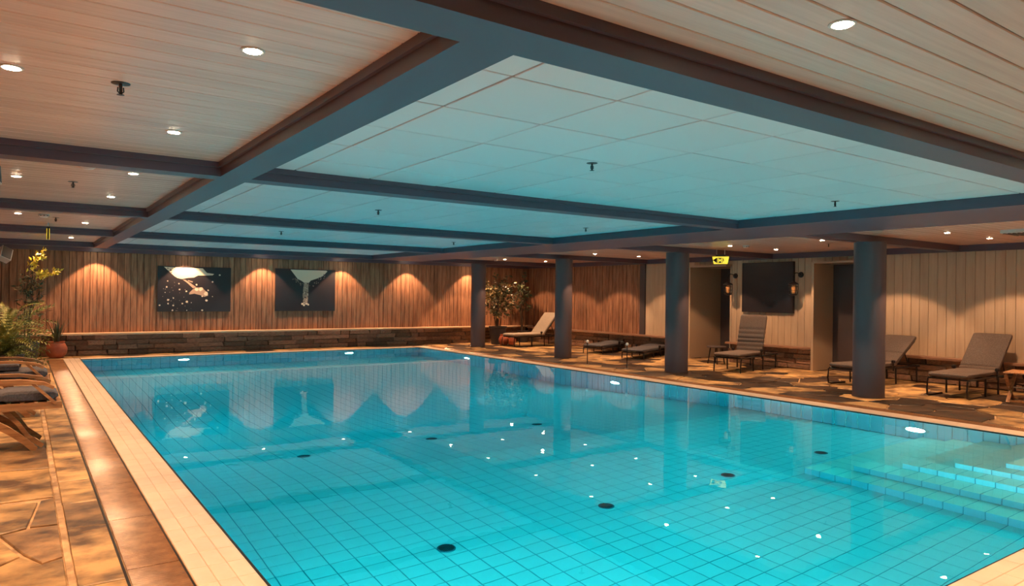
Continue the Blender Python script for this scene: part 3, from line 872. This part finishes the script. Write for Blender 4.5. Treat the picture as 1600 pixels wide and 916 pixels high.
def lantern(y, label):
    t = thing('wall_lantern', label, 'lantern', (XR-.03, y, 1.95), 0, 'wall lanterns either side of the screen')
    mb = MB(); mb.lathe([(.0,0),(.065,0),(.062,.018),(.02,.026),(.0,.028)], 20); mb.build('backplate', m_black, t, (0,0,.13), (0,-PI/2,0), smooth=True)
    mb = MB(); mb.tube([(-.02,0,.13),(-.10,0,.16),(-.19,0,.17),(-.26,0,.14),(-.28,0,.06),(-.28,0,-.03)], .010, 8); mb.build('arm', m_black, t, smooth=True)
    mb = MB(); mb.lathe([(.012,.02),(.035,.0),(.10,-.035),(.115,-.06),(.105,-.065)], 20); mb.build('cap', m_black, t, (-.28,0,-.03), smooth=True)
    c = MB()
    for k in range(6):
        a = 2*PI*k/6; c.tube([(.095*math.cos(a),.095*math.sin(a),-.06),(.10*math.cos(a),.10*math.sin(a),-.15),(.085*math.cos(a),.085*math.sin(a),-.27)], .006, 6)
    for z, r_ in ((-.11,.098),(-.19,.098),(-.27,.088)):
        c.tube([(r_*math.cos(2*PI*k/16), r_*math.sin(2*PI*k/16), z) for k in range(17)], .005, 6)
    c.build('cage', m_black, t, (-.28,0,-.03), smooth=True)
    mb = MB(); mb.lathe([(.03,-.08),(.05,-.12),(.05,-.22),(.03,-.26)], 16); mb.build('glass', m_lglass, t, (-.28,0,-.03), smooth=True)
    mb = MB(); mb.lathe([(.06,-.27),(.09,-.275),(.07,-.30),(.02,-.31)], 20); mb.build('bottom_plate', m_black, t, (-.28,0,-.03), smooth=True)
lantern(10.86, 'black caged wall lantern left of the black screen, beside the doorway')
lantern(9.12, 'black caged wall lantern right of the black screen')

# ------------------------------------------------------------------ loungers of the right deck (x from foot 0 to head, along +x)
def cushion(mb, length, width, th, n=26, creases=(), edge=.045, z=0.0, sag=0.0):
    secs = []
    for i in range(n+1):
        u = i/n; x = u*length
        e = min(1.0, min(x, length-x)/edge); k = math.sqrt(max(0.0, 1-(1-e)**2))
        c = 0.0
        for cr in creases: c += math.exp(-((u-cr)/.014)**2)
        t_ = th*(.30+.70*k)*(1-.38*min(c,1)); w_ = width/2*(.93+.07*k)*(1-.02*min(c,1))
        ring = []
        for a in range(16):
            an = 2*PI*a/16
            cx, sx = math.cos(an), math.sin(an)
            px = math.copysign(abs(cx)**.30, cx)*w_; pz = math.copysign(abs(sx)**.55, sx)*t_/2
            ring.append((x, px, z+th/2+pz))
        secs.append(ring)
    mb.loft(secs)
def lounger(label, loc, rz, ang, mcush, creases, hoop=False, zs=.30, sx=1.0):
    t = thing('sun_lounger', label, 'sun lounger', loc, rz, 'metal sun loungers on the right deck')
    W_ = .29; t.scale = (sx, 1, 1)
    f = MB()
    for s in (-1, 1):
        f.tube([(.04,s*W_,zs),(1.95,s*W_,zs)], .017, 8)
    for x in (.04, .62, 1.12, 1.95): f.tube([(x,-W_,zs),(x,W_,zs)], .014, 8)
    f.build('frame', m_black, t, smooth=True)
    for s in (-1, 1):
        l = MB()
        if hoop:
            l.tube([(.05,s*W_,zs),(.0,s*W_,zs-.02),(-.02,s*W_,.12),(.0,s*W_,.03),(.08,s*W_,.012),(.50,s*W_,.012)], .015, 8)
        else:
            l.tube([(.07,s*W_,zs),(.045,s*W_,.12),(.04,s*W_,.0)], .014, 8)
        l.build('leg', m_black, t, smooth=True)
        for x in (.66, 1.16, 1.86):
            l = MB(); l.tube([(x,s*W_,zs),(x+.01,s*W_,.0)], .015, 8); l.build('leg', m_black, t, smooth=True)
        k = MB(); k.tube([(1.02,s*(W_+.035),zs-.05),(1.02,s*(W_+.035),zs+.10)], .010, 8); k.lathe([(.004,.08),(.03,.095),(.038,.12),(.03,.145),(.004,.155)], 12, (1.02,s*(W_+.035),zs))
        k.build('arm_knob', m_black, t, smooth=True)
    c = MB(); cushion(c, 1.22, .60, .085, 26, (.28,.52,.76) if creases else ()); c.build('seat_cushion', mcush, t, (0,0,zs+.018), smooth=True)
    bf = MB(); L_ = .80
    for s in (-1, 1): bf.tube([(0,s*(W_-.03),0),(L_,s*(W_-.03),0)], .013, 8)
    for x in (.02,.26,.52,L_): bf.tube([(x,-W_+.03,0),(x,W_-.03,0)], .010, 8)
    o = bf.build('back_frame', m_black, t, (1.17,0,zs+.02), (0,-ang,0), smooth=True)
    c = MB(); cushion(c, .86, .60, .09, 40, creases, .06); c.build('back_cushion', mcush, t, (1.17,0,zs+.035), (0,-ang,0), smooth=True)
    if ang > .2:
        pr = MB()
        for s in (-1,1):
            pr.tube([(1.17+.5*math.cos(ang), s*.2, zs+.02+.5*math.sin(ang)), (1.17+.5*math.cos(ang)+.16, s*.2, zs)], .010, 8)
        pr.build('back_prop', m_black, t, smooth=True)
    return t
lounger('grey-brown lounger with a raised back, rightmost of the row, beside the folding wooden table', (12.08, 5.20, 0), R(2), R(45), m_cush, (.10,), True, sx=1.07)
lounger('grey-brown lounger with a low raised back, half hidden behind the nearest column', (12.08, 6.92, 0), R(-3), R(34), m_cush, (.35,), True)
lounger('grey-brown lounger with an upright tufted back, in front of the black screen', (12.02, 9.42, 0), R(13), R(74), m_cush, (.06,.16,.27,.38,.49,.61))
lounger('flat dark lounger between the two thin posts, under the long ledge', (12.45, 12.60, 0), R(22), R(1), m_cushd, (), zs=.15)
lounger('flat dark lounger farther along, behind the left thin post', (12.60, 14.25, 0), R(22), R(1), m_cushd, (), zs=.15)
lounger('pale grey lounger beside the potted tree, half hidden by a column', (11.93, 17.25, 0), R(4), R(48), m_cushl, (), True)

# thin posts with ball tops at the pool edge
for x, y, lab in ((10.42,11.95,'thin steel post with a bright ball top at the pool edge, left of two'), (10.62,10.90,'thin steel post with a bright ball top, right of two, near the second column')):
    t = thing('ball_post', lab, 'post', (x, y, 0), 0, 'thin posts at the right pool edge')
    mb = MB(); mb.lathe([(.05,0),(.05,.012),(.016,.02)], 16); mb.build('foot_plate', m_steel, t, smooth=True)
    mb = MB(); mb.tube([(0,0,.01),(0,0,.50)], .011, 10); mb.build('pole', m_dsteel, t, smooth=True)
    mb = MB(); mb.lathe([(.004,-.036),(.026,-.026),(.036,0),(.026,.026),(.004,.036)], 14); mb.build('ball', m_ball, t, (0,0,.53), smooth=True)

# folding wooden side table, right edge
t = thing('folding_table', 'small folding wooden table with crossed legs at the right edge', 'table', (12.60, 4.33, 0), R(8))
for k in range(6):
    mb = MB(); mb.plate(.60, .066, .022, .004); mb.build('slat', m_teak, t, (0,-.18+k*.072,.455))
for s in (-.2, .2):
    mb = MB(); mb.bar((-.27,s,.445),(.27,s,.445), .03, .03); mb.build('rail', m_teak, t)
    mb = MB(); mb.bar((-.25,s*.8,.01),(.23,s*.8,.44), .026, .045, (0,1,0)); mb.build('leg', m_teak, t)
    mb = MB(); mb.bar((.25,s*.98,.01),(-.23,s*.98,.44), .026, .045, (0,1,0)); mb.build('leg', m_teak, t)
mb = MB(); mb.tube([(0,-.2,.225),(0,.2,.225)], .012); mb.build('pivot_rod', m_steel, t, smooth=True)
mb = MB(); mb.bar((-.22,-.16,.035),(-.22,.16,.035),.03,.03); mb.build('stretcher', m_teak, t)
mb = MB(); mb.bar((.22,-.19,.035),(.22,.19,.035),.03,.03); mb.build('stretcher', m_teak, t)

# low round stool by the doorway
t = thing('low_stool', 'low dark round stool behind the upright lounger, before the doorway', 'stool', (13.35, 10.75, 0))
mb = MB(); mb.lathe([(.0,.38),(.21,.38),(.225,.395),(.22,.415),(.0,.42)], 24); mb.build('seat', m_dark, t, smooth=True)
for k in range(4):
    a = PI/4+k*PI/2; mb = MB(); mb.tube([(.13*math.cos(a),.13*math.sin(a),.385),(.19*math.cos(a),.19*math.sin(a),0)], .014); mb.build('leg', m_black, t, smooth=True)

# ------------------------------------------------------------------ wooden deck chairs of the left deck (foot towards +x)
def deckchair(label, loc, rz, towel):
    t = thing('deck_chair', label, 'deck chair', loc, rz, 'wooden deck chairs on the left deck'); t.scale = (1,1,1.30)
    for s in (-1, 1):
        y = s*.275
        mb = MB(); mb.ribbon([(-1.25,y,.30),(-.8,y,.315),(-.35,y,.325),(.05,y,.325)], .026, .05, (0,1,0)); mb.build('side_rail', m_teak, t)
        mb = MB(); mb.ribbon([(-.72,y,.30),(-.52,y,.235),(-.36,y,.15),(-.24,y,.07),(-.16,y,.0)], .028, .05, (0,1,0)); mb.build('leg', m_teak, t)
        mb = MB(); mb.ribbon([(-1.02,y*.88,.0),(-.90,y*.88,.10),(-.78,y*.88,.20),(-.62,y*.88,.30)], .028, .05, (0,1,0)); mb.build('leg', m_teak, t)
        mb = MB(); mb.ribbon([(-.42,y*.82,.31),(-.30,y*.82,.20),(-.22,y*.82,.10),(-.10,y*.82,.02)], .022, .035, (0,1,0)); mb.build('brace', m_teak, t)
        mb = MB(); mb.ribbon([(-1.15,y*1.02,.46),(-.85,y*1.02,.505),(-.55,y*1.02,.52),(-.28,y*1.02,.515),(-.10,y*1.02,.49),(-.02,y*1.02,.455)], .055, .024, (0,1,0)); mb.build('armrest', m_teak, t)
        mb = MB(); mb.bar((-.20,y*1.02,.50),(.0,y*1.02,.335), .022, .04, (0,1,0)); mb.build('arm_strut', m_teak, t)
        mb = MB(); mb.bar((-1.02,y*1.02,.48),(-1.05,y*1.02,.30), .022, .04, (0,1,0)); mb.build('arm_post', m_teak, t)
    for k in range(12):
        mb = MB(); mb.box(-1.22+k*.108,-1.22+k*.108+.07,-.26,.26,.336,.350); mb.build('slat', m_teak, t)
    for x, z in ((-.20,.04),(-.48,.215),(-.96,.05)):
        mb = MB(); mb.bar((x,-.26,z),(x,.26,z), .022, .03); mb.build('stretcher', m_teak, t)
    c = MB(); cushion(c, 1.36, .52, .085, 30, (.33,.66)); c.build('seat_cushion', m_cushd, t, (-1.34,0,.352), smooth=True)
    for s in (-1, 1):
        mb = MB(); mb.bar((-1.2,s*.25,.33),(-1.72,s*.25,.86), .026, .045, (0,1,0)); mb.build('back_stile', m_teak, t)
    for k in range(6):
        mb = MB(); mb.bar((-1.27-k*.085,-.24,.41+k*.087),(-1.27-k*.085,.24,.41+k*.087), .06, .014, (1,0,1)); mb.build('back_slat', m_teak, t)
    c = MB(); cushion(c, .72, .52, .08, 20, (.5,)); c.build('back_cushion', m_cushd, t, (-1.20,0,.40), (0,-(PI-R(45.5)),0), smooth=True)
    if towel:
        mb = MB(); mb.plate(.30,.50,.05,.015); mb.build('head_roll', m_cushd, t, (-.42,0,.44), label='folded dark towel pad')
    return t
deckchair('wooden deck chair with a charcoal cushion, nearest on the left deck', (.285, 8.42, 0), R(1), False)
deckchair('wooden deck chair behind the nearest one, its armrests showing above', (.26, 10.55, 0), R(-1), True)

# ------------------------------------------------------------------ plants
def leaf(mb, p, d, l, wd, rn, mi=0):
    d = d.normalized(); s = d.cross(Vector((rn.uniform(-1,1), rn.uniform(-1,1), rn.uniform(-1,1))))
    if s.length < .05: s = d.cross(Vector((0,0,1.0))+Vector((.3,0,0)))
    s.normalize(); n = s.cross(d)
    a = p+d*l*.45
    mb.add([p, a+s*wd/2+n*wd*.15, p+d*l, a-s*wd/2+n*wd*.15, a], [(0,4,1),(1,4,2),(0,3,4),(3,2,4)], mi)
def tree(root, base_z, h, spread, nb_, per, leaf_l, leaf_m, seed, stems=5, lean=(0,0), zmin=.25, name='foliage'):
    rn = random.Random(seed); tips = []
    for s in range(stems):
        a = rn.uniform(0, 2*PI); top = Vector((math.cos(a)*spread*.35*rn.random()+lean[0], math.sin(a)*spread*.35*rn.random()+lean[1], base_z+h*rn.uniform(.7,1)))
        p0 = Vector((math.cos(a)*.06, math.sin(a)*.06, base_z)); mid = (p0+top)/2+Vector((rn.uniform(-.08,.08), rn.uniform(-.08,.08), 0))
        b = MB(); b.tube([p0, mid, top], [.014,.010,.005], 6)
        for q in range(nb_):
            u = rn.uniform(zmin, 1); pt = (p0*(1-u)**2+mid*2*u*(1-u)+top*u*u)
            an = rn.uniform(0, 2*PI); ln = spread*rn.uniform(.35,.8)*(1.1-.5*u)
            e = pt+Vector((math.cos(an)*ln, math.sin(an)*ln, ln*rn.uniform(.1,.8)))
            b.tube([pt, (pt+e)/2+Vector((0,0,.03)), e], [.006,.004,.002], 5); tips.append((pt, e))
        b.build('stem', m_bark, root, smooth=True)
    f = MB(); mats = leaf_m
    for (pt, e) in tips:
        for k in range(per):
            u = rn.uniform(.25, 1.05); p = pt.lerp(e, u)+Vector((rn.gauss(0,.03), rn.gauss(0,.03), rn.gauss(0,.03)))
            d = (e-pt).normalized()*.6+Vector((rn.gauss(0,.8), rn.gauss(0,.8), rn.gauss(-.1,.6)))
            leaf(f, p, d, leaf_l*rn.uniform(.6,1.2), leaf_l*.45*rn.uniform(.7,1.2), rn, rn.randrange(len(mats)))
    f.build(name, mats, root, kind='stuff')
def pot(root, prof, m, soil=None):
    mb = MB(); mb.lathe(prof, 28); mb.build('pot', m, root, smooth=True)
    if soil:
        mb = MB(); mb.lathe([(.0,soil[1]-.02),(soil[0],soil[1]-.02),(soil[0],soil[1]),(.0,soil[1]+.01)], 20); mb.build('soil', m_soil, root)
# right: bushy tree in a dark pot, two small terracotta pots, dark plant behind
t = thing('potted_tree', 'bushy leafy tree with warm lit leaves in a dark pot, right of the far column', 'plant', (12.28, 18.35, 0))
pot(t, [(.0,0),(.20,0),(.25,.25),(.27,.50),(.29,.52),(.29,.56),(.25,.56),(.24,.50)], m_dpot, (.24,.50))
tree(t, .5, 1.45, 1.0, 9, 15, .14, [m_leafw, m_leafw, m_leafd], 5, 8, (.05,-.05))
t = thing('potted_plant', 'dark spreading plant on the ledge corner behind the pale lounger', 'plant', (13.55, 18.75, 0))
pot(t, [(.0,0),(.15,0),(.20,.36),(.21,.38),(.18,.38)], m_dpot, (.17,.35))
tree(t, .36, 1.75, .55, 6, 9, .14, [m_leafd], 9, 5, (0,0), .45)
t = thing('terracotta_pot', 'terracotta urn at the foot end of the pale lounger, larger of two', 'pot', (12.12, 17.78, 0))
pot(t, [(.0,0),(.09,0),(.15,.10),(.16,.20),(.12,.28),(.10,.31),(.12,.34),(.10,.34),(.09,.30)], m_terra)
t = thing('terracotta_pot', 'low terracotta bowl beside the larger urn under the pale lounger', 'pot', (12.50, 17.90, 0))
pot(t, [(.0,0),(.08,0),(.12,.07),(.13,.15),(.11,.20),(.12,.215),(.10,.215)], m_terra)
# left: spiky plant in a terracotta pot, tall tree with yellow light painted on its top leaves, feathery shrub
t = thing('spiky_plant', 'spiky dark-leaved plant in a round terracotta pot by the left end of the ledge', 'plant', (.66, 18.78, 0))
pot(t, [(.0,0),(.12,0),(.20,.10),(.215,.22),(.17,.32),(.15,.35),(.17,.37),(.14,.37),(.13,.34)], m_terra, (.14,.33))
rn = random.Random(3)
for k in range(26):
    a = rn.uniform(0,2*PI); l = rn.uniform(.35,.62); tl = rn.uniform(.05,.28)
    mb = MB(); p0 = Vector((math.cos(a)*.04, math.sin(a)*.04, .33)); e = p0+Vector((math.cos(a)*tl, math.sin(a)*tl, l)); mdp = (p0+e)/2+Vector((math.cos(a)*-.02, math.sin(a)*-.02, .03))
    s = Vector((-math.sin(a), math.cos(a), 0))*.013
    mb.add([p0+s, p0-s, mdp-s, mdp+s, e], [(0,1,2,3),(3,2,4)]); mb.build('leaf', m_leafd, t)
t = thing('tall_plant', 'tall dark tree with top leaves coloured as if lit yellow in the far left corner', 'plant', (.10, 18.25, 0))
pot(t, [(.0,0),(.18,0),(.23,.30),(.25,.42),(.22,.42),(.21,.38)], m_dpot, (.20,.38))
tree(t, .38, 1.55, .55, 6, 8, .11, [m_leafd, m_leafd, m_leafw], 21, 6, (0,0), .3)
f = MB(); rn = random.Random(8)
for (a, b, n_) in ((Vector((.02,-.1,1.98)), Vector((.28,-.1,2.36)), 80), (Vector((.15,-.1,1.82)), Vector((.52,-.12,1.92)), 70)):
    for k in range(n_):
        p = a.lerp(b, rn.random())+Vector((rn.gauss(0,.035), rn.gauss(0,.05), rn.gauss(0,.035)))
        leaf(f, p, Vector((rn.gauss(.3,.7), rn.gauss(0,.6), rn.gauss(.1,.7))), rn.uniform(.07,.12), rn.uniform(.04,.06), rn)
f.build('top_leaves', m_leaf_lit, t, kind='stuff', label='leaf sprays at the top, yellow light put into their colour')
b = MB(); b.tube([(0,0,1.5),(.02,-.1,1.98),(.28,-.1,2.36)], [.010,.008,.004], 6); b.tube([(0,0,1.4),(.15,-.1,1.82),(.52,-.12,1.92)], [.010,.007,.003], 6); b.build('stem', m_bark, t, smooth=True)
t = thing('feathery_shrub', 'green feathery shrub with drooping fronds behind the deck chairs', 'plant', (-.22, 15.6, 0))
pot(t, [(.0,0),(.20,0),(.27,.30),(.29,.36),(.25,.36),(.24,.33)], m_dpot, (.24,.32))
rn = random.Random(14)
for k in range(96):
    a = rn.uniform(0, 2*PI); l = rn.uniform(.35,.85); zt = rn.uniform(.02,1.25)
    p0 = Vector((0,0,.35+.5*zt*rn.random())); e = Vector((math.cos(a)*l, math.sin(a)*l*.8, zt+.05)); md = (p0+e)/2+Vector((0,0,.20))
    fr = MB(); prev = None
    for q in range(13):
        u = q/12; p = p0*(1-u)**2+md*2*u*(1-u)+e*u*u
        if prev is not None:
            d = (p-prev).normalized(); s = d.cross(Vector((0,0,1))).normalized()
            for sg in (-1, 1):
                tip = p+s*sg*.10*(1-.6*u)+d*.06+Vector((0,0,-.03)); w_ = d*.016
                fr.add([p-w_, p+w_, tip], [(0,1,2)])
                tip = p+s*sg*.05*(1-.6*u)+d*.05+Vector((0,0,.04)); fr.add([p-w_, p+w_, tip], [(0,1,2)])
        prev = p
    fr.build('frond', m_fern, t)
